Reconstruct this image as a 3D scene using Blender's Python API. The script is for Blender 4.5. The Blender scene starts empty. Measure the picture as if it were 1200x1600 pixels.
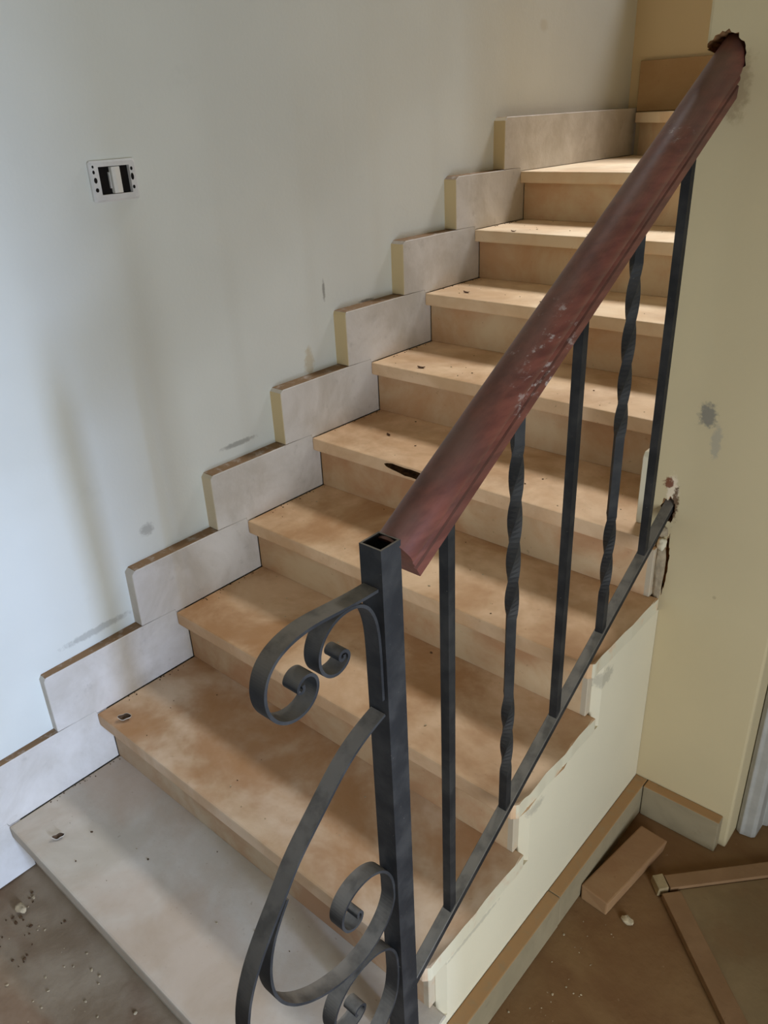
import bpy, bmesh, math, random
from mathutils import Vector, Matrix, noise as mnoise

random.seed(7)
S = bpy.context.scene
C = S.collection
R = math.radians


def lin(r, g, b):
    return tuple(((c / 255) / 12.92 if c / 255 <= .04045 else ((c / 255 + .055) / 1.055) ** 2.4) for c in (r, g, b))


# ------------------------------------------------------------------ camera, sky, window light, exposure
cam_d = bpy.data.cameras.new('camera')
cam = bpy.data.objects.new('camera', cam_d)
C.objects.link(cam)
cam.location = (1.6998, -0.4061, 1.7387)
cam.rotation_euler = (1.10335, 0.04231, 0.71553)
cam_d.sensor_fit = 'VERTICAL'
cam_d.sensor_height = 36.0
cam_d.lens = 36.0 * 1231.3 / 1600.0
cam_d.clip_start = 0.01
S.camera = cam

world = bpy.data.worlds.new('sky')
S.world = world
world.use_nodes = True
bg = world.node_tree.nodes['Background']
bg.inputs['Color'].default_value = (0.62, 0.78, 1.0, 1)
bg.inputs['Strength'].default_value = 0.25

S.view_settings.view_transform = 'Standard'
S.view_settings.look = 'None'
S.view_settings.gamma = 1.0
S.view_settings.use_curve_mapping = False
S.view_settings.exposure = 0.2


def area(name, loc, aim, sx, sy, power, col):
    d = bpy.data.lights.new(name, 'AREA')
    d.shape = 'RECTANGLE'
    d.size, d.size_y = sx, sy
    d.energy = power
    d.color = col
    o = bpy.data.objects.new(name, d)
    C.objects.link(o)
    o.location = loc
    o.rotation_euler = (Vector(aim) - Vector(loc)).to_track_quat('-Z', 'Y').to_euler()
    return o


# daylight through the stair window high in the back wall, and through the doorway behind the camera's right
area('stair_window_daylight', (0.30, 4.55, 5.35), (0.50, 1.5, 1.0), 1.00, 1.10, 200, (0.95, 0.96, 1.0))
area('doorway_daylight', (2.78, -0.22, 0.75), (0.0, -0.12, 0.8), 0.46, 1.35, 33, (0.76, 0.87, 1.0))
area('outdoor_daylight', (4.5, -0.22, 1.34), (0.0, 0.2, 0.8), 0.26, 0.9, 105, (0.46, 0.62, 1.0))

# ------------------------------------------------------------------ dimensions (metres)
H, D, N, T = 0.17, 0.2878, 0.031, 0.04      # rise, going, nosing overhang, slab thickness
W = 1.122                                    # right end of the treads
YW = 1.21                                    # face of the right wall
XR = 1.1055                                  # plane of the railing
YB = 3.24                                    # back wall of the stair well
NT = 8                                       # full straight treads


WALL_X = [(-2.5, -.012), (-.1, -.020), (.2, -.026), (.5, -.038), (1.0, -.047), (1.4, -.054), (2.0, -.050), (2.5, -.045), (3.5, -.045)]


def xwall(y):                                # the plaster of the left wall is not quite plane
    for (a, xa), (b, xb) in zip(WALL_X, WALL_X[1:]):
        if a <= y <= b:
            return xa + (xb - xa) * (y - a) / (b - a)
    return -.045


# ------------------------------------------------------------------ node helpers
class NB:
    def __init__(s, name):
        s.m = bpy.data.materials.new(name)
        s.m.use_nodes = True
        s.t = s.m.node_tree
        s.bsdf = s.t.nodes['Principled BSDF']
        s.co = s.t.nodes.new('ShaderNodeTexCoord').outputs['Object']

    def n(s, kind, **kw):
        nd = s.t.nodes.new(kind)
        for k, v in kw.items():
            setattr(nd, k, v)
        return nd

    def put(s, sock, v):
        if isinstance(v, bpy.types.NodeSocket):
            s.t.links.new(v, sock)
        elif isinstance(v, tuple) and len(v) == 3 and sock.type == 'RGBA':
            sock.default_value = (*v, 1)
        else:
            sock.default_value = v

    def noise(s, scale, detail=4, rough=.55, vec=None, dist=0.0):
        nd = s.n('ShaderNodeTexNoise')
        s.put(nd.inputs['Vector'], vec or s.co)
        nd.inputs['Scale'].default_value = scale
        nd.inputs['Detail'].default_value = detail
        nd.inputs['Roughness'].default_value = rough
        nd.inputs['Distortion'].default_value = dist
        return nd.outputs['Fac']

    def ramp(s, v, a, b, x=0.0, y=1.0):
        nd = s.n('ShaderNodeMapRange', interpolation_type='SMOOTHSTEP')
        s.put(nd.inputs['Value'], v)
        nd.inputs['From Min'].default_value = a
        nd.inputs['From Max'].default_value = b
        nd.inputs['To Min'].default_value = x
        nd.inputs['To Max'].default_value = y
        return nd.outputs['Result']

    def math(s, op, a, b=0.0):
        nd = s.n('ShaderNodeMath', operation=op)
        s.put(nd.inputs[0], a)
        s.put(nd.inputs[1], b)
        return nd.outputs[0]

    def mix(s, f, a, b):
        nd = s.n('ShaderNodeMix', data_type='RGBA')
        s.put(nd.inputs['Factor'], f)
        s.put(nd.inputs['A'], a) if False else None
        ia = [i for i in nd.inputs if i.type == 'RGBA']
        s.put(ia[0], a)
        s.put(ia[1], b)
        return [o for o in nd.outputs if o.type == 'RGBA'][0]

    def mapping(s, loc=(0, 0, 0), rot=(0, 0, 0), scale=(1, 1, 1), vec=None):
        nd = s.n('ShaderNodeMapping', vector_type='POINT')
        s.put(nd.inputs['Vector'], vec or s.co)
        nd.inputs['Location'].default_value = loc
        nd.inputs['Rotation'].default_value = rot
        nd.inputs['Scale'].default_value = scale
        return nd.outputs['Vector']

    def blob(s, c, rad, ns=30, amt=.5, edge=.35):
        """soft ragged mark centred on c with half sizes rad"""
        v = s.mapping(tuple(-c[i] / rad[i] for i in range(3)), (0, 0, 0), tuple(1 / r for r in rad))
        ln = s.n('ShaderNodeVectorMath', operation='LENGTH')
        s.put(ln.inputs[0], v)
        nz = s.math('MULTIPLY', s.math('SUBTRACT', s.noise(ns, 4, .65), .5), amt * 4)
        return s.ramp(s.math('ADD', ln.outputs['Value'], nz), 1 - edge, 1 + edge, 1, 0)

    def sep(s):
        nd = s.n('ShaderNodeSeparateXYZ')
        s.put(nd.inputs[0], s.co)
        return nd.outputs

    def up(s):
        g = s.n('ShaderNodeNewGeometry')
        nd = s.n('ShaderNodeSeparateXYZ')
        s.put(nd.inputs[0], g.outputs['True Normal'])
        return nd.outputs['Z']

    def bump(s, h, strength=.3, dist=.01):
        nd = s.n('ShaderNodeBump')
        s.put(nd.inputs['Height'], h)
        nd.inputs['Strength'].default_value = strength
        nd.inputs['Distance'].default_value = dist
        s.put(s.bsdf.inputs['Normal'], nd.outputs[0])

    def done(s, col, rough=.8, spec=.3, metal=0.0):
        s.put(s.bsdf.inputs['Base Color'], col)
        s.put(s.bsdf.inputs['Roughness'], rough)
        s.bsdf.inputs['Specular IOR Level'].default_value = spec
        s.bsdf.inputs['Metallic'].default_value = metal
        return s.m


DUST = lin(150, 112, 72)
CREAM = lin(228, 230, 222)


def paint_mat(name, base, marks=(), dirt=None):
    b = NB(name)
    col = b.mix(b.ramp(b.noise(1.6, 3), .3, .7), base, tuple(c * .93 for c in base))
    col = b.mix(b.ramp(b.noise(9, 5, .6), .62, .85, 0, .35), col, tuple(c * .8 for c in base))
    for c, rad, mc, ns, amt, st in marks:
        col = b.mix(b.math('MULTIPLY', b.blob(c, rad, ns, amt), st), col, mc)
    h = b.math('ADD', b.math('MULTIPLY', b.noise(14, 3), .6), b.math('MULTIPLY', b.noise(120, 3), .25))
    b.bump(h, .08, .012)
    return b.done(col, .75, .25)


GREYM = lin(96, 92, 84)
M = {}
M['wall_left'] = paint_mat('cream_wall_paint', CREAM, [
    ((-.03, 1.30, 1.27), (.05, .006, .03), GREYM, 90, .3, .6),
    ((-.03, .56, .77), (.05, .02, .016), GREYM, 90, .4, .4),
    ((-.03, .905, .905), (.05, .06, .008), GREYM, 90, .3, .5),
    ((-.03, 1.215, 1.06), (.05, .02, .05), lin(190, 168, 120), 40, .5, .5),
    ((-.03, 1.49, 1.205), (.05, .035, .005), GREYM, 110, .3, .7),
    ((-.03, .36, .56), (.05, .09, .010), GREYM, 80, .35, .35),
    ((-.03, 2.5, 2.0), (.05, .03, .02), lin(190, 175, 140), 30, .3, .25),
])
M['wall_right'] = paint_mat('yellowed_wall_paint', lin(206, 187, 146), [
    ((1.165, 1.2, 1.145), (.018, .05, .024), lin(120, 116, 106), 90, .5, .8),
    ((1.19, 1.2, 1.09), (.010, .05, .035), lin(150, 146, 134), 70, .5, .5),
    ((1.135, 1.2, 1.75), (.02, .05, .05), lin(150, 128, 92), 40, .5, .6),
    ((1.113, 1.2, .955), (.012, .05, .035), lin(235, 215, 185), 60, .4, .8),
    ((1.103, 1.2, .972), (.010, .05, .013), lin(110, 48, 22), 130, .7, .9),
    ((1.122, 1.2, .925), (.007, .05, .04), lin(90, 58, 34), 130, .7, .9),
    ((1.24, 1.2, .72), (.004, .05, .004), lin(150, 128, 100), 50, .2, .4),
])
M['wall_plain'] = paint_mat('cream_room_paint', lin(216, 200, 164))
M['wall_back'] = paint_mat('shade_ochre_wall_paint', lin(226, 204, 162))  # ochre tint puts the shade at the stair turn into the paint
M['wall_string'] = paint_mat('white_string_plaster', lin(220, 208, 178), [
    ((1.12, .66, .44), (.05, .03, .012), GREYM, 90, .5, .3),
    ((1.12, .94, .60), (.05, .035, .02), GREYM, 90, .5, .35),
    ((1.12, .44, .288), (.05, .08, .006), GREYM, 90, .5, .3)])
M['ceiling'] = paint_mat('ceiling_paint', lin(226, 218, 198))


def stone(name, base, light, dust, damt=.5, side=None, seed=0.0, dusty_top=False, end=None, xside=None):
    b = NB(name)
    v = b.mapping((seed, seed * 1.7, seed * .3))
    col = b.mix(b.ramp(b.noise(5, 6, .62, v, .4), .32, .68), base, light)
    nz = b.noise(3.2, 5, .6, v, .3)
    if dusty_top:
        f = b.math('MULTIPLY', b.ramp(b.up(), .7, .9), b.ramp(b.noise(40, 4, .6, v), .25, .5, .55, 1))
        col = b.mix(f, col, dust)
        col = b.mix(b.ramp(b.noise(16, 5, .65, v), .58, .75, 0, damt), col, tuple(c * .72 for c in base))
    else:
        f = b.ramp(nz, .42, .66, 0, damt)
        f = b.math('MULTIPLY', f, b.ramp(b.up(), .5, .9, .35, 1))
        col = b.mix(f, col, dust)
        col = b.mix(b.ramp(b.noise(70, 3, .6, v), .66, .78, 0, .35), col, tuple(c * .45 for c in dust))
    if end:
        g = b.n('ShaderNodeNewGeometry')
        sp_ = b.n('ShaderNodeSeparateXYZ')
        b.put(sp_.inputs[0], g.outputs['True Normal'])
        col = b.mix(b.math('MULTIPLY', b.ramp(sp_.outputs['Y'], -.6, -.8), b.ramp(b.sep()['Y'], .35, 1.1, .12, 1)), col, end)  # end overpaint, yellower further up: warm bounced light put into the colour
    if side:
        x = b.sep()['X']
        xs_ = xside or W - .005
        g = b.math('MULTIPLY', b.ramp(x, xs_, xs_ + .001), b.math('MULTIPLY', b.ramp(b.noise(28, 4), .3, .48, .45, 1), b.ramp(b.up(), .5, .9, 1, .0)))
        col = b.mix(g, col, side)
    b.bump(b.math('ADD', b.math('MULTIPLY', b.noise(60, 4), .5), b.math('MULTIPLY', b.noise(9, 3), .5)), .2, .006)
    return b.done(col, .72, .3)


PAINTED = lin(208, 197, 168)
TREAD_M = []
tints = [((170, 162, 142), (186, 180, 162), .3), ((178, 150, 115), (198, 178, 148), .8), ((186, 152, 112), (204, 176, 138), .75),
         ((192, 158, 116), (212, 184, 144), .65), ((200, 166, 124), (218, 190, 150), .55), ((206, 176, 134), (222, 196, 158), .5),
         ((212, 184, 142), (226, 202, 164), .4), ((216, 190, 150), (228, 206, 170), .35), ((218, 194, 156), (230, 210, 176), .3)]
for i, (a, c, k) in enumerate(tints):
    a, c = [tuple(min(v * m_, 246) for v, m_ in zip(q, (1.1, 1.085, 1.11))) for q in (a, c)]
    TREAD_M.append(stone('tread_stone_%d' % (i + 1), lin(*a), lin(*c), lin(164, 116, 68), k, PAINTED, i * 3.1))
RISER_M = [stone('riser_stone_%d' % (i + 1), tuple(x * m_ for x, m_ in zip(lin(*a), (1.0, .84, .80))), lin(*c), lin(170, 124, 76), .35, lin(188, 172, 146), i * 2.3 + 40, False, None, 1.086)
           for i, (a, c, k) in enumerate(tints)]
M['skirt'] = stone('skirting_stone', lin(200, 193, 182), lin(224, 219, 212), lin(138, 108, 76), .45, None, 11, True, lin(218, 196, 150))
M['baseboard'] = stone('floor_skirting_stone', lin(140, 126, 98), lin(158, 142, 112), lin(166, 128, 86), .5, None, 5, True)
M['core'] = M['wall_string']


def floor_mat():
    b = NB('dusty_tile_floor')
    xyz = b.sep()
    side = b.ramp(b.math('ADD', xyz['X'], b.math('MULTIPLY', b.noise(3, 3), .3)), .9, 1.35)
    grey = b.mix(b.ramp(b.noise(6, 6, .6), .35, .7), lin(164, 146, 122), lin(136, 116, 92))
    brown = b.mix(b.ramp(b.noise(4, 6, .6, None, .6), .3, .7), lin(120, 86, 54), lin(136, 104, 68))
    col = b.mix(side, grey, brown)
    # swept reddish streaks running across the tiles
    v = b.mapping((0, 0, 0), (0, 0, R(38)), (1, 2.4, 1))
    col = b.mix(b.ramp(b.noise(2.4, 3, .5, v), .5, .68, 0, .5), col, lin(104, 68, 42))
    col = b.mix(b.ramp(b.noise(48, 4, .7), .68, .76, 0, .6), col, lin(190, 172, 140))
    b.bump(b.noise(50, 5), .25, .006)
    return b.done(col, .85, .2)


M['floor'] = floor_mat()


def iron_mat():
    b = NB('black_painted_iron')
    base = b.mix(b.ramp(b.noise(18, 4), .35, .7), lin(37, 36, 35), lin(56, 54, 51))
    f = b.math('MULTIPLY', b.ramp(b.up(), .05, .9), b.ramp(b.noise(30, 4), .25, .6, .45, .9))
    col = b.mix(f, base, lin(134, 126, 113))
    col = b.mix(b.ramp(b.noise(160, 3), .7, .8, 0, .5), col, lin(140, 132, 120))
    b.bump(b.noise(90, 3), .15, .003)
    return b.done(col, .62, .2)


M['iron'] = iron_mat()


def wood_mat():
    b = NB('worn_mahogany')
    v = b.mapping((0, 0, 0), (R(-30.6), 0, 0), (1, .06, 1))
    col = b.mix(b.ramp(b.noise(70, 5, .6, v), .3, .7), lin(94, 53, 44), lin(122, 71, 58))
    col = b.mix(b.ramp(b.noise(7, 4), .45, .7, 0, .6), col, lin(84, 62, 56))
    w = b.mapping((0, 0, 0), (R(-30.6), 0, 0), (1, .35, 1))
    col = b.mix(b.ramp(b.noise(48, 5, .7, w), .72, .78, 0, .6), col, lin(180, 160, 146))
    f = b.math('MULTIPLY', b.ramp(b.up(), .3, .95), b.ramp(b.noise(9, 4), .3, .7, .15, .6))
    col = b.mix(f, col, lin(128, 98, 84))
    for c, rad in [((1.125, .60, 1.425), (.03, .075, .06)), ((1.11, 1.0, 1.68), (.04, .03, .03)), ((1.13, .555, 1.365), (.02, .05, .03))]:
        col = b.mix(b.math('MULTIPLY', b.blob(c, rad, 50, .5, .4), b.ramp(b.noise(85, 5, .7, w), .56, .66, 0, .55)), col, lin(190, 178, 168))
    b.bump(b.noise(60, 4, .6, v), .12, .004)
    return b.done(col, .42, .45)


M['wood'] = wood_mat()


def plain(name, c, rough=.7, spec=.3, var=.15, scale=25, bump=.1):
    b = NB(name)
    col = b.mix(b.ramp(b.noise(scale, 4), .3, .7), lin(*c), tuple(x * (1 - var * 2) for x in lin(*c)))
    b.bump(b.noise(scale * 3, 3), bump, .004)
    return b.done(col, rough, spec)


M['old_plaster'] = plain('old_grey_plaster', (172, 154, 126), .9, .1, .15, 60, .4)
M['switch'] = plain('dirty_white_plastic', (228, 227, 224), .45, .4, .06)
M['rocker'] = plain('white_rocker_plastic', (232, 230, 222), .4, .4, .03)
M['dark'] = plain('black_switch_box', (24, 20, 18), .8, .2, .1)
M['break'] = plain('broken_brown_plaster', (176, 130, 86), .95, .1, .3, 60, .5)
M['gouge'] = plain('gouged_stone', (92, 62, 34), .95, .1, .3, 90, .5)
M['white_wood'] = plain('white_door_paint', (176, 171, 160), .5, .35, .06)
M['offcut'] = stone('dusty_stone_offcut', lin(148, 110, 76), lin(162, 126, 88), lin(138, 92, 58), .6, None, 21)
M['panel_wood'] = stone('dusty_panel_wood', lin(130, 98, 66), lin(146, 112, 78), lin(120, 86, 54), .6, None, 31)
M['panel_field'] = stone('dusty_panel_field', lin(120, 98, 66), lin(134, 110, 76), lin(116, 84, 52), .6, None, 36)
M['pale_wood'] = plain('bare_pale_wood', (168, 146, 108), .8, .2, .12, 40)
M['flake'] = plain('white_paint_flake', (206, 198, 184), .7, .3, .1, 60)
M['flake_in'] = plain('shadow_flake_inside', (96, 76, 58), .9, .1, .2, 80)  # dark colour stands in for the shadow inside the curl
M['leaf'] = plain('dry_brown_leaf', (84, 56, 34), .8, .2, .2, 80)
M['crumb'] = plain('plaster_crumb', (196, 176, 142), .9, .2, .2, 80)
M['crumb_dark'] = plain('earth_crumb', (92, 68, 46), .9, .2, .2, 80)


# ------------------------------------------------------------------ geometry helpers
def link(name, bm, mat, parent=None, smooth=False):
    me = bpy.data.meshes.new(name)
    bmesh.ops.recalc_face_normals(bm, faces=bm.faces)
    bm.to_mesh(me)
    bm.free()
    for m in (mat if isinstance(mat, list) else [mat]):
        me.materials.append(m)
    if smooth:
        for p in me.polygons:
            p.use_smooth = True
    o = bpy.data.objects.new(name, me)
    C.objects.link(o)
    if parent is not None:
        o.parent = parent
        o.matrix_parent_inverse = root_inv(parent)
    return o


def root_inv(p):
    m = Matrix.Translation(p.location) @ p.rotation_euler.to_matrix().to_4x4()
    if p.parent is not None:
        return m.inverted()
    return m.inverted()


def empty(name, loc, **props):
    o = bpy.data.objects.new(name, None)
    o.empty_display_size = .05
    C.objects.link(o)
    o.location = loc
    for k, v in props.items():
        o[k] = v
    return o


def tag(o, **props):
    for k, v in props.items():
        o[k] = v
    return o


def add_box(bm, x0, x1, y0, y1, z0, z1, bev=0.0, seg=1):
    vs = [bm.verts.new((x, y, z)) for x in (x0, x1) for y in (y0, y1) for z in (z0, z1)]
    f = [(0, 1, 3, 2), (4, 6, 7, 5), (0, 4, 5, 1), (2, 3, 7, 6), (0, 2, 6, 4), (1, 5, 7, 3)]
    fs = [bm.faces.new([vs[i] for i in q]) for q in f]
    if bev:
        es = {e for g in fs for e in g.edges}
        bmesh.ops.bevel(bm, geom=list(es), offset=bev, segments=seg, affect='EDGES', profile=.6)
    return vs


def add_prism(bm, pts, a, b, axis, bev=0.0, seg=1):
    """closed outline pts extruded from a to b along axis (0 x, 1 y, 2 z)"""
    def P(p, t):
        return {0: (t, p[0], p[1]), 1: (p[0], t, p[1]), 2: (p[0], p[1], t)}[axis]
    lo = [bm.verts.new(P(p, a)) for p in pts]
    hi = [bm.verts.new(P(p, b)) for p in pts]
    n = len(pts)
    fs = [bm.faces.new(lo[::-1]), bm.faces.new(hi)]
    for i in range(n):
        fs.append(bm.faces.new((lo[i], lo[(i + 1) % n], hi[(i + 1) % n], hi[i])))
    if bev:
        es = {e for g in fs for e in g.edges}
        bmesh.ops.bevel(bm, geom=list(es), offset=bev, segments=seg, affect='EDGES', profile=.6)


def spline(pts, per=6):
    out = []
    n = len(pts)
    for i in range(n - 1):
        p0, p1, p2, p3 = pts[max(i - 1, 0)], pts[i], pts[i + 1], pts[min(i + 2, n - 1)]
        for k in range(per):
            t = k / per
            out.append(tuple(.5 * (2 * b + (c - a) * t + (2 * a - 5 * b + 4 * c - d) * t * t + (-a + 3 * b - 3 * c + d) * t ** 3)
                             for a, b, c, d in zip(p0, p1, p2, p3)))
    out.append(pts[-1])
    return out


def relax(pts, it=1):
    for _ in range(it):
        pts = [pts[0]] + [tuple(.25 * a + .5 * b + .25 * c for a, b, c in zip(pts[i - 1], pts[i], pts[i + 1])) for i in range(1, len(pts) - 1)] + [pts[-1]]
    return pts


def add_strip(bm, path, x0, x1, th):
    """flat iron bar bent along a path in the y-z plane"""
    n = len(path)
    rings = []
    for i, (y, z) in enumerate(path):
        a = path[max(i - 1, 0)]
        b = path[min(i + 1, n - 1)]
        ty, tz = b[0] - a[0], b[1] - a[1]
        L = math.hypot(ty, tz) or 1
        ny, nz = -tz / L * th / 2, ty / L * th / 2
        rings.append([bm.verts.new(v) for v in ((x0, y + ny, z + nz), (x1, y + ny, z + nz), (x1, y - ny, z - nz), (x0, y - ny, z - nz))])
    for i in range(n - 1):
        for k in range(4):
            bm.faces.new((rings[i][k], rings[i][(k + 1) % 4], rings[i + 1][(k + 1) % 4], rings[i + 1][k]))
    bm.faces.new(rings[0])
    bm.faces.new(rings[-1][::-1])


def cut(o, cutters):
    """carve cutters out of o and leave plain mesh data behind"""
    for c in cutters:
        md = o.modifiers.new('cut', 'BOOLEAN')
        md.operation = 'DIFFERENCE'
        md.solver = 'EXACT'
        md.object = c
        md.material_mode = 'TRANSFER'
    bpy.context.view_layer.update()
    dg = bpy.context.evaluated_depsgraph_get()
    me = bpy.data.meshes.new_from_object(o.evaluated_get(dg))
    o.modifiers.clear()
    o.data = me
    for c in cutters:
        bpy.data.objects.remove(c)


def ragged_prism(bm, cx, cz, rx, rz, y0, y1, n=26, rag=.25, seed=0, taper=.8):
    rnd = random.Random(seed)
    f = [1 + rnd.uniform(-rag, rag) for _ in range(n)]
    lo, hi = [], []
    for i in range(n):
        a = 2 * math.pi * i / n
        lo.append(bm.verts.new((cx + rx * f[i] * math.cos(a), y0, cz + rz * f[i] * math.sin(a))))
        g = taper * (1 + rnd.uniform(-.1, .1))
        hi.append(bm.verts.new((cx + rx * g * math.cos(a), y1, cz + rz * g * math.sin(a))))
    bm.faces.new(lo[::-1])
    bm.faces.new(hi)
    for i in range(n):
        bm.faces.new((lo[i], lo[(i + 1) % n], hi[(i + 1) % n], hi[i]))


# ------------------------------------------------------------------ the room shell
TAN = .17 / .2878
HR_B, HR_T = 1.062, .5925                    # handrail axis: z = HR_B + HR_T * y

bm = bmesh.new()
ya, yb = -2.3, YB + .2
ys_ = [ya + (yb - ya) * i / 40 for i in range(41)]
pts = [(xwall(y), y) for y in ys_] + [(-.25, yb), (-.25, ya)]
add_prism(bm, pts, -.02, 4.3, 2)
wall_left = tag(link('wall_left', bm, M['wall_left']), kind='structure', label='cream left wall above the stepped stone skirting, greyed by daylight')

bm = bmesh.new()
add_box(bm, -.3, 3.0, -2.5, 3.6, -.12, 0)
tag(link('floor', bm, M['floor']), kind='structure', label='dusty floor around the foot of the stairs')

# wall that swallows the handrail and the bottom rail, with broken plaster round both
bm = bmesh.new()
add_box(bm, 1.065, 1.372, YW, 1.46, 0, 4.3, .006, 2)
wall_right = link('wall_right', bm, M['wall_right'])
c1, c2, c3 = bmesh.new(), bmesh.new(), bmesh.new()
hz = HR_B + HR_T * (YW + .02)
ragged_prism(c1, XR - .006, hz + .010, .040, .044, YW - .03, YW + .13, 42, .09, 3)
ragged_prism(c2, XR + .002, .905, .017, .034, YW - .03, YW + .035, 22, .3, 5)
ragged_prism(c3, 1.118, .765, .009, .095, YW - .03, YW + .014, 30, .3, 8, .7)
cut(wall_right, [link('cutter', c1, M['break']), link('cutter', c2, M['break']), link('cutter', c3, M['break'])])
tag(wall_right, kind='structure', label='yellowish wall that the wooden handrail runs into, plaster broken round it')

# lumps of broken plaster left between the wall and the step it buries
for bx, by, bz, br, sd in ((1.109, 1.199, .822, (.011, .011, .016), 2), (1.1075, 1.204, .742, (.013, .012, .075), 3), (1.106, 1.2, .853, (.012, .010, .014), 6)):
    bm = bmesh.new()
    bmesh.ops.create_icosphere(bm, subdivisions=3, radius=1)
    for v in bm.verts:
        v.co *= 1 + .35 * mnoise.noise(v.co * 1.7 + Vector((sd * 7, 0, 0)))
        v.co = Vector((bx + v.co.x * br[0], by + v.co.y * br[1], bz + v.co.z * br[2]))
    link('broken_plaster', bm, M['old_plaster'] if sd != 2 else M['wall_string'], wall_right, smooth=True)

bm = bmesh.new()
add_box(bm, 1.065, 1.25, 1.46, 2.36, 0, 4.3)
tag(link('wall_stair', bm, M['wall_plain']), kind='structure', label='inner wall on the right of the upper flight')

# back wall of the stair well with a window high up
wx0, wx1, wz0, wz1 = -.01, .85, 2.40, 4.25
bm = bmesh.new()
add_box(bm, -.25, wx0, YB, YB + .2, 0, 4.3)
add_box(bm, wx1, 2.8, YB, YB + .2, 0, 4.3)
add_box(bm, wx0, wx1, YB, YB + .2, 0, wz0)
add_box(bm, wx0, wx1, YB, YB + .2, wz1, 4.3)
tag(link('wall_back', bm, M['wall_back']), kind='structure', label='shaded back wall at the turn of the stairs')
bm = bmesh.new()
for a in ((wx0, wx0 + .04, wz0, wz1), (wx1 - .04, wx1, wz0, wz1), (wx0 + .04, wx1 - .04, wz0, wz0 + .04), (wx0 + .04, wx1 - .04, wz1 - .04, wz1)):
    add_box(bm, a[0], a[1], YB + .12, YB + .17, a[2], a[3])
tag(link('window_1', bm, M['white_wood']), kind='structure', label='stair window high in the back wall')

# hall walls round and behind the viewer; unseen doorway shaped to trim the daylight
dy0, dy1, dz = -.84, .03, 1.45
bm = bmesh.new()
add_box(bm, 2.8, 3.0, -2.3, dy0, 0, 2.9)
add_box(bm, 2.8, 3.0, dy1, 1.46, 0, 2.9)
add_box(bm, 2.8, 3.0, dy0, dy1, dz, 2.9)
tag(link('wall_far', bm, M['wall_plain']), kind='structure', label='unseen hall wall, its doorway top lowered to trim the daylight')
bm = bmesh.new()
add_box(bm, -.25, 3.0, -2.5, -2.3, 0, 2.9)
tag(link('wall_front', bm, plain('dark_hall_paint', (140, 122, 96), .8, .2, .05, 3)), kind='structure', label='hall wall behind the viewer')  # unseen wall, darkened to cut the light it bounces
bm = bmesh.new()
add_box(bm, -.25, 3.0, -2.5, 1.21, 2.9, 3.0)
add_box(bm, 1.372, 3.0, 1.21, 3.44, 2.9, 3.0)
add_box(bm, -.25, 3.0, 1.0, 3.44, 4.3, 4.4)
add_box(bm, -.25, 1.065, 1.11, 1.21, 3.0, 4.3)
add_box(bm, 2.6, 2.8, 2.3, 3.24, 1.6, 4.3)
add_box(bm, 1.25, 2.6, 2.24, 2.36, 1.6, 4.3)
tag(link('ceiling', bm, M['ceiling']), kind='structure', label='ceiling of the hall and of the stair well')

# doorway at the far right: white casing, lintel wall and the dim room behind
bm = bmesh.new()
add_box(bm, 1.372, 2.35, 1.30, 1.46, 2.05, 2.9)
add_box(bm, 2.28, 2.8, 1.30, 1.46, 0, 2.9)
add_box(bm, 1.25, 2.8, 2.2, 2.24, 0, 2.05)
add_box(bm, 2.6, 2.8, 1.46, 2.2, 0, 2.05)
tag(link('wall_doorway', bm, M['wall_plain']), kind='structure', label='wall over the doorway at the far right')
door = empty('door_1', (1.40, 1.37, 0), kind='structure', label='white painted door frame at the right edge, dirty at its foot')
bm = bmesh.new()
add_prism(bm, [(1.374, 1.285), (1.386, 1.276), (1.394, 1.281), (1.413, 1.281), (1.421, 1.288), (1.421, 1.345), (1.434, 1.345), (1.434, 1.455), (1.374, 1.455)], .003, 2.05, 2, .0015)
link('door_jamb', bm, M['white_wood'], door)
bm = bmesh.new()
add_box(bm, 1.434, 2.28, 1.345, 1.455, 2.01, 2.05, .002)
link('door_head', bm, M['white_wood'], door)

# stone skirting at floor level round the alcove
bb = empty('baseboard_right', (1.25, 1.19, 0), kind='structure', label='dusty stone skirting along the string wall and the yellow wall')
bm = bmesh.new()
add_box(bm, 1.1185, 1.152, .305, .742, .002, .103, .003, 2)
link('skirting_tile', bm, M['baseboard'], bb)
bm = bmesh.new()
add_box(bm, 1.1185, 1.151, .744, YW - .001, .002, .102, .003, 2)
link('skirting_tile', bm, M['baseboard'], bb)
bm = bmesh.new()
add_box(bm, 1.153, 1.354, 1.178, YW - .001, .002, .103, .003, 2)
link('skirting_tile', bm, M['baseboard'], bb)

# ------------------------------------------------------------------ staircase
stair = empty('staircase', (.55, 0, 0), label='dusty beige stone staircase climbing along the left wall', category='staircase')


def ny(k):          # nosing line of tread k
    return (k - 1) * D


def tread_outline(k):
    y0, y1 = ny(k), k * D + N + .012
    c = .012
    rj = random.Random(k * 5)
    edge = lambda w, a, b_: [(w - rj.uniform(0, .0035), a + (b_ - a) * i / 9) for i in range(1, 9)]
    if k <= 4:
        w = W if k > 1 else 1.135
        return [(.0, y0), (w - c, y0), (w, y0 + c)] + edge(w, y0 + c, y1) + [(w, y1), (.0, y1)]
    if k == 5:
        return [(.0, y0), (1.082, y0), (1.087, y0 + .01), (1.092, y0 + .018), (1.089, y0 + .03), (1.094, YW - .003), (1.062, YW - .003), (1.062, y1), (.0, y1)]
    return [(.0, y0), (1.062, y0), (1.062, y1), (.0, y1)]


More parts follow.
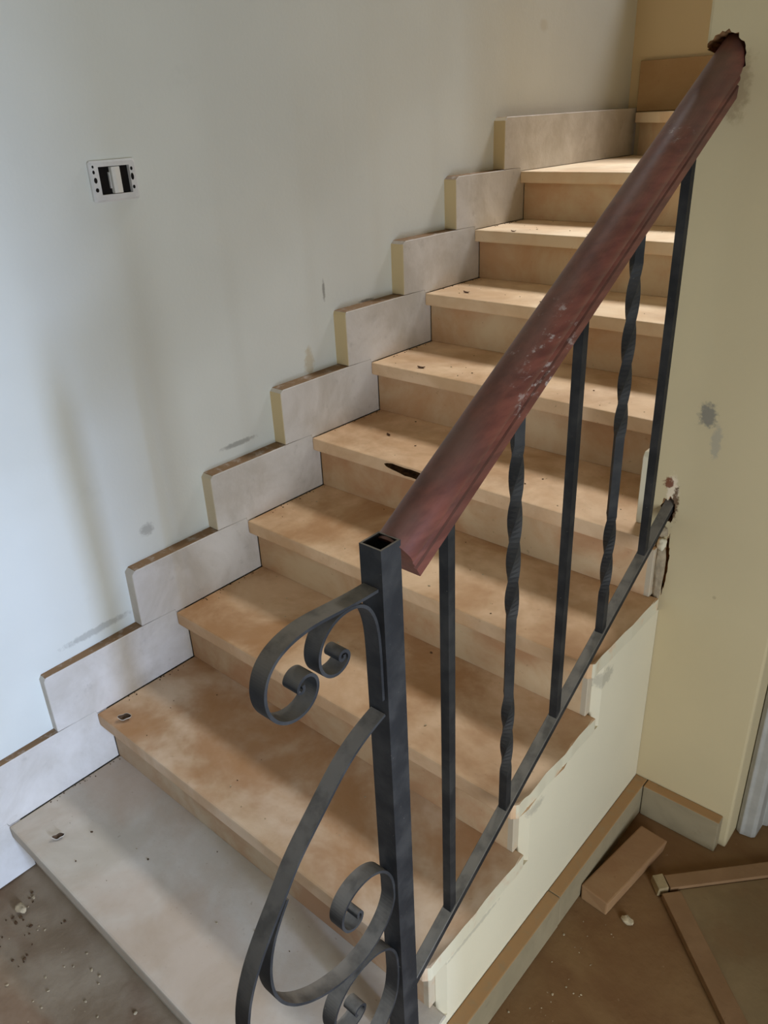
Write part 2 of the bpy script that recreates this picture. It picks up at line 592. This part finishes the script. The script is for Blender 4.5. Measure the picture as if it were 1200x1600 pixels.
for k in range(1, NT + 1):
    bm = bmesh.new()
    add_prism(bm, tread_outline(k), k * H - T, k * H, 2, .005, 2)
    t = link('tread', bm, TREAD_M[k - 1], stair)
    if k == 5:
        # the chipped-out hollow in the front edge
        cb = bmesh.new()
        n = 22
        lo, hi = [], []
        rnd = random.Random(4)
        for i in range(n):
            a = 2 * math.pi * i / n
            x = .385 + .098 * math.cos(a)
            z = .833 + (.016 + rnd.uniform(-.003, .003)) * math.sin(a) - (x - .385) * .05
            lo.append(cb.verts.new((x, ny(5) - .02, z)))
            hi.append(cb.verts.new((.385 + (x - .385) * .8, ny(5) + .022 + rnd.uniform(-.004, .004), .833 + (z - .833) * .5)))
        cb.faces.new(lo[::-1])
        cb.faces.new(hi)
        for i in range(n):
            cb.faces.new((lo[i], lo[(i + 1) % n], hi[(i + 1) % n], hi[i]))
        cut(t, [link('cutter', cb, M['gouge'])])
        t['label'] = 'tread with a dark hollow chipped out of its front edge'

# winders at the turn
P9 = [(.0, ny(9)), (1.062, ny(9)), (1.062, 2.37), (.0, YB - .002)]
bm = bmesh.new()
add_prism(bm, P9, 9 * H - T, 9 * H, 2, .005, 2)
link('tread', bm, TREAD_M[8], stair)
dv = Vector((1.062, 2.37 - YB, 0)).normalized()
nrm = Vector((dv.y, -dv.x, 0))               # towards the lower flight
bm = bmesh.new()
add_prism(bm, [(.0, YB - .002), (.02, YB - .06), (1.062, 2.335), (1.062, YB - .002)], 10 * H - T, 10 * H, 2, .004, 2)
link('tread', bm, TREAD_M[8], stair)
bm = bmesh.new()
add_prism(bm, [(.03, YB - .03), (1.062, 2.385), (1.062, 2.405), (.05, YB - .025)], 9 * H, 10 * H - T, 2)
link('riser', bm, RISER_M[8], stair)
for k in (11, 12, 13):                       # the upper flight turns right
    x0 = 1.062 + (k - 11) * D
    bm = bmesh.new()
    add_box(bm, x0 - (N if k > 11 else 0) + .001, x0 + D, 2.362, YB - .002, k * H - T, k * H, .004)
    link('tread', bm, TREAD_M[8], stair)
    bm = bmesh.new()
    add_box(bm, x0 + .001, x0 + .02, 2.362, YB - .002, (k - 1) * H, k * H - T)
    link('riser', bm, RISER_M[8], stair)

for k in range(1, 10):
    y = ny(k) + N
    w = 1.100 if k <= 5 else 1.062
    if k == 1:
        w = 1.118
    bm = bmesh.new()
    add_box(bm, .0, w, y, y + .02, (k - 1) * H + (0 if k > 1 else .001), k * H - T, .0015)
    link('riser', bm, RISER_M[k - 1], stair)

# masonry under the treads; its right face is the painted string wall, the riser edges rounded off
bm = bmesh.new()
x_in, x_out, c = 1.100, 1.118, .014


def string_outline(dy):
    pts = [(N + .02 + dy, .001), (YW - .002, .001), (YW - .002, 4 * H - T)]
    for k in (4, 3, 2, 1):
        y0 = ny(k) + N + .02 + dy
        pts += [(y0, k * H - T)]
        pts += [(y0, (k - 1) * H - T)] if k > 1 else []
    return pts


la = [bm.verts.new((.0, y, z)) for y, z in string_outline(0)]
lb = [bm.verts.new((x_in, y, z)) for y, z in string_outline(0)]
lc = [bm.verts.new((x_out, y, z)) for y, z in string_outline(c)]
for p, q in ((la, lb), (lb, lc)):
    for i in range(len(p)):
        n_ = (i + 1) % len(p)
        bm.faces.new((p[i], p[n_], q[n_], q[i]))
bm.faces.new(la[::-1])
bm.faces.new(lc)
add_box(bm, .0, 1.062, YW - .0015, ny(5) + N + .02 + D, .001, 4 * H - T)
for k in range(5, 9):
    add_box(bm, .0, 1.062, ny(k) + N + .02, ny(k + 1) + N + .02, 4 * H - T if k == 5 else .001, k * H - T)
add_prism(bm, [(.0, ny(9) + N + .02), (1.062, ny(9) + N + .02), (1.062, 2.36), (.0, YB - .002)], .001, 9 * H - T, 2)
link('string_wall', bm, M['core'], stair)['label'] = 'white plastered side of the stairs'

# ------------------------------------------------------------------ stepped skirting on the left wall
bl = empty('baseboard_left', (-.01, .8, .0), kind='structure', label='stepped whitish stone skirting climbing the left wall beside the treads')
e, cc = .107, .0125
rnd = random.Random(12)
for k in range(0, 10):
    j = lambda a=.003: rnd.uniform(-a, a)
    yn = ny(k)
    y0 = yn - e
    if k == 0:
        pts = [(-1.2, .003), (N, .003), (N, H - .0), (.0, H - .0), (.0, H + cc), (-1.2, H + cc)]
    elif k == 9:
        pts = [(y0, 9 * H + cc), (yn, 9 * H + cc), (yn, 9 * H), (YB - .002, 9 * H), (YB - .002, 10 * H + cc + .005), (y0 + .012, 10 * H + cc), (y0, 10 * H + cc - .012)]
    else:
        q = .010
        pts = [(y0 + j(), k * H + cc), (yn, k * H + cc), (yn, k * H), (ny(k + 1) + N, k * H), (ny(k + 1) + N, (k + 1) * H), (ny(k + 1), (k + 1) * H),
               (ny(k + 1), (k + 1) * H + cc), (y0 + q + j(.004), (k + 1) * H + cc), (y0 + j(), (k + 1) * H + cc - q)]
    # snap shared ledges so the tiles butt without overlapping
    bm = bmesh.new()
    sh = .0006
    cy = sum(p[0] for p in pts) / len(pts)
    cz = sum(p[1] for p in pts) / len(pts)
    pts = [(p[0] + (sh if p[0] < cy else -sh), p[1] + (sh if p[1] < cz else -sh)) for p in pts]
    add_prism(bm, pts, -.09, -.0005, 0, .0015)
    # the painted-over end yellows up the flight, carrying warm bounced light in its colour
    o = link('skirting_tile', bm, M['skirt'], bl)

bb2 = empty('baseboard_back', (.5, YB, 1.7), kind='structure', label='stone skirting, its shade coloured in brown, on the back wall above the turning tread')
bm = bmesh.new()
add_box(bm, .004, .62, YB - .022, YB - .001, 1.702, 1.895, .002)
link('skirting_tile', bm, stone('shaded_skirting_stone', lin(178, 144, 102), lin(188, 156, 114), lin(160, 122, 82), .3, None, 50), bb2)  # brown copy of the skirting stone, the shade put into its colour
bb3 = empty('baseboard_stair', (1.05, 1.35, .85), kind='structure', label='short white skirting end standing on a tread behind the last bar')
bm = bmesh.new()
add_prism(bm, [(YW + .002, .851), (1.46, .851), (1.46, 1.03), (YW + .012, 1.03), (YW + .002, 1.018)], 1.034, 1.0645, 0, .002)
link('skirting_tile', bm, M['wall_string'], bb3)

# ------------------------------------------------------------------ railing
rail = empty('stair_railing', (XR, .24, H), label='black wrought-iron stair railing with scrolls, twisted bars and a mahogany handrail', category='railing')
iron = M['iron']
# hollow square newel post, open at its top
nx0, nx1, nY0, nY1, nz = 1.0885, 1.1255, .2175, .2555, 1.257
bm = bmesh.new()
w = .003
o4 = [(nx0, nY0), (nx1, nY0), (nx1, nY1), (nx0, nY1)]
i4 = [(nx0 + w, nY0 + w), (nx1 - w, nY0 + w), (nx1 - w, nY1 - w), (nx0 + w, nY1 - w)]
ob = [bm.verts.new((*p, H + .001)) for p in o4]
ot = [bm.verts.new((*p, nz)) for p in o4]
it = [bm.verts.new((*p, nz)) for p in i4]
ib = [bm.verts.new((*p, nz - .25)) for p in i4]
bm.faces.new(ob[::-1])
bm.faces.new(ib)
for i in range(4):
    n_ = (i + 1) % 4
    bm.faces.new((ob[i], ob[n_], ot[n_], ot[i]))
    bm.faces.new((ot[i], ot[n_], it[n_], it[i]))
    bm.faces.new((it[i], it[n_], ib[n_], ib[i]))
link('newel_post', bm, iron, rail)


def rail_z(y):
    return H + .6 * y + .0125 - .003 + .0


# bottom rail: a flat bar just clear of the nosings
bm = bmesh.new()
ya, yb = nY1 + .0005, YW + .045
q = .009
pts = [(ya, rail_z(ya) - q), (yb, rail_z(yb) - q), (yb, rail_z(yb) + q), (ya, rail_z(ya) + q)]
add_prism(bm, pts, XR - .0115, XR + .0115, 0, .001)
link('bottom_rail', bm, iron, rail)


def bar(y, zb, zt, twists, s=.0165):
    bm = bmesh.new()
    n = 90
    ang, prev = 0.0, None
    for i in range(n + 1):
        t = i / n
        z = zb + (zt - zb) * t
        if i:
            for (a, b_, turns) in twists:
                if a < t <= b_:
                    ang += turns * 2 * math.pi / ((b_ - a) * n)
        tw = any(a < t <= b_ for a, b_, _ in twists)
        h = s / 2 * (1.04 if tw else 1)
        ring = []
        for k in range(4):
            th = ang + R(45 + 90 * k)
            ring.append(bm.verts.new((XR + h * 1.414 * math.cos(th), y + h * 1.414 * math.sin(th), z)))
        if prev:
            for k in range(4):
                bm.faces.new((prev[k], prev[(k + 1) % 4], ring[(k + 1) % 4], ring[k]))
        else:
            bm.faces.new(ring[::-1])
        prev = ring
    bm.faces.new(prev)
    return bm


for i in range(5):
    y = .379 + .1795 * i
    tw = [(.12, .34, .6), (.54, .92, 1.05)] if i in (1, 3) else []
    zb, zt = rail_z(y) + q - .004, HR_B + HR_T * y - .036
    o = link('twisted_baluster' if tw else 'baluster', bar(y, zb, zt, tw), iron, rail)
    if tw:
        o['label'] = 'square bar twisted in two places'

# iron scrolls in front of the newel
x0s, x1s, th_ = 1.0925, 1.1185, .0045
A = [(.2170, 1.197), (.186, 1.1975), (.142, 1.202), (.109, 1.206), (.087, 1.2055), (.064, 1.202), (.043, 1.194), (.029, 1.181), (.021, 1.164), (.018, 1.146),
     (.0205, 1.127), (.030, 1.109), (.045, 1.0965), (.063, 1.091), (.081, 1.0935), (.095, 1.104), (.102, 1.119), (.101, 1.133), (.093, 1.1435),
     (.082, 1.146), (.072, 1.141), (.067, 1.133), (.069, 1.126), (.0755, 1.124), (.0795, 1.129), (.077, 1.135)]
B = [(.2150, 1.020), (.2150, 1.059), (.2150, 1.106), (.2140, 1.135), (.209, 1.160), (.201, 1.178), (.188, 1.191), (.173, 1.197), (.155, 1.198), (.140, 1.195),
     (.127, 1.188), (.116, 1.179), (.109, 1.167), (.1055, 1.154), (.1060, 1.141), (.111, 1.128), (.121, 1.119), (.134, 1.115), (.147, 1.118), (.156, 1.126),
     (.158, 1.135), (.153, 1.143), (.145, 1.145), (.139, 1.141), (.139, 1.134), (.144, 1.1305), (.1495, 1.1335), (.148, 1.138)]
Cc = [(.2170, .993), (.192, .986), (.160, .973), (.135, .957), (.112, .937), (.089, .916), (.067, .896), (.044, .876), (.027, .857), (.012, .835), (-.006, .811),
      (-.022, .791), (-.039, .767), (-.055, .742), (-.067, .716), (-.076, .689), (-.083, .66), (-.087, .60), (-.082, .52), (-.068, .44), (-.045, .37), (-.01, .31),
      (.035, .275), (.08, .268), (.11, .285), (.112, .312), (.095, .325), (.08, .312), (.085, .298)]
Dd = [(.010, .823), (-.010, .795), (-.0225, .768), (-.032, .740), (-.036, .707), (-.034, .676), (-.026, .646), (-.002, .606), (.038, .572), (.085, .553),
      (.128, .543), (.169, .553), (.201, .580), (.2185, .609), (.2150, .641), (.2135, .673), (.196, .702), (.169, .717), (.140, .718), (.117, .708), (.102, .691),
      (.098, .669), (.106, .648), (.124, .637), (.140, .642), (.1455, .656), (.139, .668), (.131, .664), (.133, .655)]
Ee = [(-.035, .355), (-.005, .315), (.05, .285), (.11, .288), (.155, .308), (.190, .342), (.210, .370), (.2145, .410), (.2155, .452), (.2135, .481), (.202, .508), (.181, .526), (.157, .535),
      (.130, .536), (.104, .531), (.083, .516), (.069, .497), (.062, .475), (.063, .452), (.072, .432), (.089, .420), (.112, .418), (.130, .428), (.1345, .442),
      (.126, .454), (.112, .455), (.106, .445), (.112, .436)]
for nm, pth in (('top', A), ('inner', B), ('long', Cc), ('big', Dd), ('low', Ee)):
    bm = bmesh.new()
    if nm == 'top':
        add_strip(bm, spline(relax(pth), 5), x0s, x1s, th_)
    else:
        dx = {'inner': .0006, 'long': .0003, 'big': .0009, 'low': .0012}[nm]
        add_strip(bm, spline(relax(pth), 5), x0s + dx, x1s + dx, th_)
    link('scroll', bm, iron, rail)

# wooden handrail: rounded top over a grooved lower moulding
prof = []
s_ = .93
for i in range(25):
    a = R(205 - i * (230 / 24))
    prof.append((.0325 * math.cos(a), .010 + .031 * math.sin(a)))
low = [(.0285, -.0045), (.0288, -.0055), (.0300, -.0085), (.0300, -.0125), (.0255, -.0150), (.0255, -.0185), (.0292, -.0205), (.0284, -.0380), (.0262, -.0400)]
prof += low + [(-a, b) for a, b in low[::-1]]
prof = [(a * s_, b * s_) for a, b in prof]
ang = math.atan(HR_T)
ya, yb = .268, YW + .085
bm = bmesh.new()
nseg = 60
prev = None
for i in range(nseg + 1):
    y = ya + (yb - ya) * i / nseg
    z = HR_B + HR_T * y
    ring = []
    for (u, v) in prof:
        wob = .0007 * mnoise.noise(Vector((u * 30, y * 9, v * 30)))
        ring.append(bm.verts.new((XR + u + wob, y - v * math.sin(ang), z + (v + wob) * math.cos(ang))))
    if prev:
        for k in range(len(prof)):
            n_ = (k + 1) % len(prof)
            bm.faces.new((prev[k], prev[n_], ring[n_], ring[k]))
    else:
        bm.faces.new(ring[::-1])
    prev = ring
bm.faces.new(prev)
hr = link('handrail', bm, M['wood'], rail, smooth=True)
hr['label'] = 'worn mahogany handrail with a grooved lower edge'
for p in hr.data.polygons:
    p.use_smooth = len(p.vertices) == 4
hr.data.set_sharp_from_angle(angle=R(28))

# ------------------------------------------------------------------ uncovered light switch on the left wall
xs = xwall(.65)
sw = empty('light_switch', (xs, .646, 1.631), label='white light switch without its cover plate, set in the left wall', category='light switch')
y0, y1, z0, z1 = .590, .708, 1.588, 1.674
oy0, oy1, oz0, oz1 = .611, .690, 1.603, 1.661
bm = bmesh.new()
x0, x1 = xs - .004, xs + .011


def rect(x, a0, a1, b0, b1, cr):
    """rectangle with clipped corners"""
    p = [(a0 + cr, b0), (a1 - cr, b0), (a1, b0 + cr), (a1, b1 - cr), (a1 - cr, b1), (a0 + cr, b1), (a0, b1 - cr), (a0, b0 + cr)]
    return [bm.verts.new((x, u, v)) for u, v in p]


loops = [rect(x0, y0, y1, z0, z1, .004), rect(x1 - .004, y0, y1, z0, z1, .004), rect(x1, y0 + .004, y1 - .004, z0 + .004, z1 - .004, .004),
         rect(x1, oy0, oy1, oz0, oz1, .0008), rect(x0, oy0, oy1, oz0, oz1, .0008)]
for p, q in zip(loops, loops[1:] + loops[:1]):
    for i in range(8):
        n_ = (i + 1) % 8
        bm.faces.new((p[i], p[n_], q[n_], q[i]))
frame = link('frame', bm, M['switch'], sw)
bm = bmesh.new()
add_box(bm, xs + .0005, xs + .002, oy0 + .0005, oy1 - .0005, oz0 + .0005, oz1 - .0005)
link('back_box', bm, M['dark'], sw)
bm = bmesh.new()
add_prism(bm, [(xs + .003, .641), (xs + .013, .642), (xs + .0155, .650), (xs + .013, .664), (xs + .003, .665)], oz0 + .0015, oz1 - .0015, 2, .0008)
link('rocker', bm, M['rocker'], sw)
bm = bmesh.new()
add_box(bm, xs + .003, xs + .009, .637, .6395, oz0 + .012, oz1 - .012, .0004)
link('module_clip', bm, M['switch'], sw)
for (yy, zz, a, b_) in [(.5985, 1.662, .0022, .003), (.5985, 1.651, .0028, .004), (.600, 1.634, .004, .006), (.600, 1.614, .004, .0045),
                        (.695, 1.653, .003, .004), (.6945, 1.636, .0038, .0075), (.6945, 1.614, .0032, .004)]:
    bm = bmesh.new()
    bmesh.ops.create_cone(bm, cap_ends=True, segments=12, radius1=1, radius2=1, depth=.0012,
                          matrix=Matrix.Translation((xs + .0111, yy, zz)) @ Matrix.Rotation(R(90), 4, 'Y') @ Matrix.Diagonal((b_, a, 1, 1)))
    link('screw_slot', bm, M['dark'], sw)

# ------------------------------------------------------------------ rubbish on the floor at the right
th = math.atan2(-.27, .0)


def rot_box(bm, c, ax, half, z0, z1, jit=0.0, seed=1, bev=.003):
    rnd = random.Random(seed)
    a = Vector((ax[0], ax[1], 0)).normalized()
    b = Vector((-a.y, a.x, 0))
    vs = []
    for sx in (-1, 1):
        for sy in (-1, 1):
            for z in (z0, z1):
                p = Vector((c[0], c[1], 0)) + a * sx * half[0] + b * sy * half[1]
                vs.append(bm.verts.new((p.x + rnd.uniform(-jit, jit), p.y + rnd.uniform(-jit, jit), z)))
    f = [(0, 1, 3, 2), (4, 6, 7, 5), (0, 4, 5, 1), (2, 3, 7, 6), (0, 2, 6, 4), (1, 5, 7, 3)]
    fs = [bm.faces.new([vs[i] for i in q]) for q in f]
    if bev:
        bmesh.ops.bevel(bm, geom=list({e for g in fs for e in g.edges}), offset=bev, segments=2, affect='EDGES', profile=.6)


bm = bmesh.new()
rot_box(bm, (1.206, .975), (.03, .27), (.133, .036), .001, .042, .004, 3, .004)
tag(link('stone_offcut', bm, M['offcut']), label='dusty brick-shaped offcut lying against the floor skirting', category='offcut')

u_ = Vector((.734, -.679, 0))                 # along the stile, towards the viewer
v_ = Vector((.679, .734, 0))                  # along the top rail
K = Vector((1.268, .995, 0))
pan = empty('wooden_panel', (1.55, 1.0, 0), label='flat framed wooden panel lying on the brown floor by the door frame', category='panel')


def pbox(name, a0, a1, b0, b1, z0, z1, mat, jit=.0, bev=.002, seed=1):
    bm = bmesh.new()
    c = K + u_ * (a0 + a1) / 2 + v_ * (b0 + b1) / 2
    rot_box(bm, (c.x, c.y), (u_.x, u_.y), ((a1 - a0) / 2, (b1 - b0) / 2), z0, z1, jit, seed, bev)
    return link(name, bm, mat, pan)


pbox('top_rail', .002, .040, .030, .43, .002, .024, M['panel_wood'], .001)
o = pbox('rail_end', .000, .041, .000, .026, .002, .027, M['pale_wood'], .002)
o['label'] = 'pale broken end of the rail'
pbox('stile', .049, .60, .005, .052, .002, .022, M['panel_wood'], .001)
pbox('panel_field', .042, .60, .0535, .43, .002, .016, M['panel_field'], 0, .001)

# ------------------------------------------------------------------ small litter
def flake(name, c, size, rz, curl, mat, tilt=.3, seed=0, **props):
    """thin curled scrap with thickness"""
    rnd = random.Random(seed)
    bm = bmesh.new()
    nu, nv = 7, 4
    g = {}
    for lay in (0, 1):
        for i in range(nu + 1):
            for j_ in range(nv + 1):
                u, v = i / nu - .5, j_ / nv - .5
                wv = (1 - (2 * u) ** 2 * .75) + rnd.uniform(-.05, .05)
                a = u * curl
                rr = 1 / curl
                x = size * rr * math.sin(a)
                z = size * rr * (1 - math.cos(a)) + size * .12 * abs(v) * 2 * tilt
                y = size * .45 * v * wv
                p = Vector((x, y, z + lay * .0009))
                p.rotate(Matrix.Rotation(tilt * .35 * (1 if v > 0 else 1), 3, 'X'))
                g[lay, i, j_] = p
    mn = min(p.z for p in g.values())
    rm = Matrix.Rotation(rz, 3, 'Z')
    vs = {}
    for kx, p in g.items():
        q_ = rm @ Vector((p.x, p.y, p.z - mn))
        vs[kx] = bm.verts.new(q_)
    for i in range(nu):
        for j_ in range(nv):
            bm.faces.new((vs[1, i, j_], vs[1, i + 1, j_], vs[1, i + 1, j_ + 1], vs[1, i, j_ + 1]))
            bm.faces.new((vs[0, i, j_], vs[0, i, j_ + 1], vs[0, i + 1, j_ + 1], vs[0, i + 1, j_]))
    for i in range(nu):
        for j_ in (0, nv):
            bm.faces.new((vs[0, i, j_], vs[0, i + 1, j_], vs[1, i + 1, j_], vs[1, i, j_]))
    for j_ in range(nv):
        for i in (0, nu):
            bm.faces.new((vs[0, i, j_], vs[0, i, j_ + 1], vs[1, i, j_ + 1], vs[1, i, j_]))
    o = link(name, bm, mat)
    o.location = c
    return tag(o, **props)


def husk(c, L, rz, half, **props):
    """curled paint flake: an open canoe, white outside, inner shadow coloured dark"""
    bm = bmesh.new()
    nu, nv = 10, 8
    g = {}
    rm = Matrix.Rotation(rz, 3, 'Z')
    for lay in (0, 1):
        for i in range(nu + 1):
            u = i / nu * 2 - 1
            rr = max(.0012, L * .30 * math.sqrt(max(0, 1 - abs(u) ** 1.6))) - lay * .0016
            for k in range(nv + 1):
                a = (k / nv * 2 - 1) * half + .25
                p = rm @ Vector((u * L / 2, rr * math.sin(a), L * .30 - rr * math.cos(a) + .0015 * math.sin(5 * u)))
                g[lay, i, k] = bm.verts.new(p)
    mn = min(v.co.z for v in bm.verts)
    for v in bm.verts:
        v.co.z -= mn
    for i in range(nu):
        for k in range(nv):
            bm.faces.new((g[0, i, k], g[0, i + 1, k], g[0, i + 1, k + 1], g[0, i, k + 1]))
            f = bm.faces.new((g[1, i, k], g[1, i, k + 1], g[1, i + 1, k + 1], g[1, i + 1, k]))
            f.material_index = 1
        for k in (0, nv):
            bm.faces.new((g[0, i, k], g[1, i, k], g[1, i + 1, k], g[0, i + 1, k]))
    for i in (0, nu):
        for k in range(nv):
            bm.faces.new((g[0, i, k], g[0, i, k + 1], g[1, i, k + 1], g[1, i, k]))
    o = link('paint_flake', bm, [M['flake'], M['flake_in']])
    o.location = c
    return tag(o, **props)


husk((.134, .063, .1702), .030, R(62), 1.15, label='curled white paint flake on the lowest tread', category='flake')
husk((.080, .323, .3402), .036, R(52), 1.35, label='curled pale flake with a hollow coloured dark for shadow on the second tread', category='flake')
flake('leaf_scrap', (.176, 1.48, 1.0203), .028, R(15), 1.2, M['leaf'], .3, 3, label='dry leaf scrap on the sixth tread from the bottom', category='leaf')
flake('leaf_scrap', (.180, 1.307, .8503), .020, R(-20), 1.4, M['leaf'], .3, 4, label='small dark leaf scrap on the chipped fifth tread', category='leaf')
flake('leaf_scrap', (.153, 2.028, 1.3603), .02, R(10), 1.4, M['leaf'], .3, 5, label='dark leaf scrap high up on the eighth tread', category='leaf')
flake('leaf_scrap', (.118, 1.803, 1.1903), .026, R(0), 1.3, M['leaf'], .3, 6, label='dark leaf scrap near the wall on the seventh tread', category='leaf')


def crumbs(name, spots, **props):
    """loose grit nobody could count: one object, pale plaster and dark earth mixed"""
    bm = bmesh.new()
    for (x, y, z, s, dark) in spots:
        m = Matrix.Translation((x, y, z + s * .35)) @ Matrix.Rotation(random.uniform(0, 6), 4, 'Z') @ Matrix.Diagonal((s * random.uniform(.6, 1.4), s * random.uniform(.6, 1.2), s * .5, 1))
        g = bmesh.ops.create_icosphere(bm, subdivisions=1, radius=1, matrix=m)
        fs = set()
        for v in g['verts']:
            v.co += Vector((random.uniform(-1, 1), random.uniform(-1, 1), random.uniform(-.5, .5))) * s * .2
            v.co.z = max(v.co.z, z)
            fs.update(v.link_faces)
        for f in fs:
            f.material_index = dark
    return tag(link(name, bm, [M['crumb'], M['crumb_dark']]), **props)


sp = []
for k in range(1, 9):
    for _ in range(20):
        sp.append((random.uniform(.02, 1.0), random.uniform(ny(k) + .03, ny(k + 1) + N - .01), k * H, random.choice((.0012, .0016, .002, .003)), int(random.random() < .5)))
    for _ in range(18):                       # dirt swept into the wall corner
        sp.append((random.uniform(.003, .02), random.uniform(ny(k) + .08, ny(k + 1) + N - .005), k * H, random.uniform(.001, .0025), 1))
crumbs('tread_grit', sp, kind='stuff', label='pale and dark grit scattered over the treads and along the skirting', category='grit')
sp = []
for _ in range(90):
    sp.append((random.uniform(.02, .7), random.uniform(-.35, -.01), 0, random.choice((.0015, .002, .003, .004, .006)), 0))
for _ in range(60):
    sp.append((random.uniform(.01, .25), random.uniform(-.3, -.005), 0, random.choice((.002, .003, .004, .005)), 1))
crumbs('floor_rubble', sp, kind='stuff', label='pale and dark rubble crumbs on the grey floor before the first step', category='rubble')
sp = []
for _ in range(45):
    sp.append((random.uniform(1.165, 1.28), random.uniform(.40, .82), 0, random.choice((.001, .0015, .002, .003)), 0))
crumbs('floor_grit', sp, kind='stuff', label='fine pale grit on the brown floor beside the string wall', category='grit')
for (x, y, s, sd, lab) in [(1.272, .856, .012, 3, 'pale plaster lump beside the end of the stone offcut'), (.10, -.06, .014, 4, 'grey plaster lump on the floor left of the first step')]:
    rnd = random.Random(sd)
    bm = bmesh.new()
    bmesh.ops.create_icosphere(bm, subdivisions=2, radius=s, matrix=Matrix.Diagonal((1.2, .9, .6, 1)))
    for v in bm.verts:
        v.co *= 1 + rnd.uniform(-.2, .2)
    mn = min(v.co.z for v in bm.verts)
    for v in bm.verts:
        v.co.z -= mn
    o = link('plaster_lump', bm, M['crumb'])
    o.location = (x, y, .0005)
    tag(o, label=lab, category='lump')
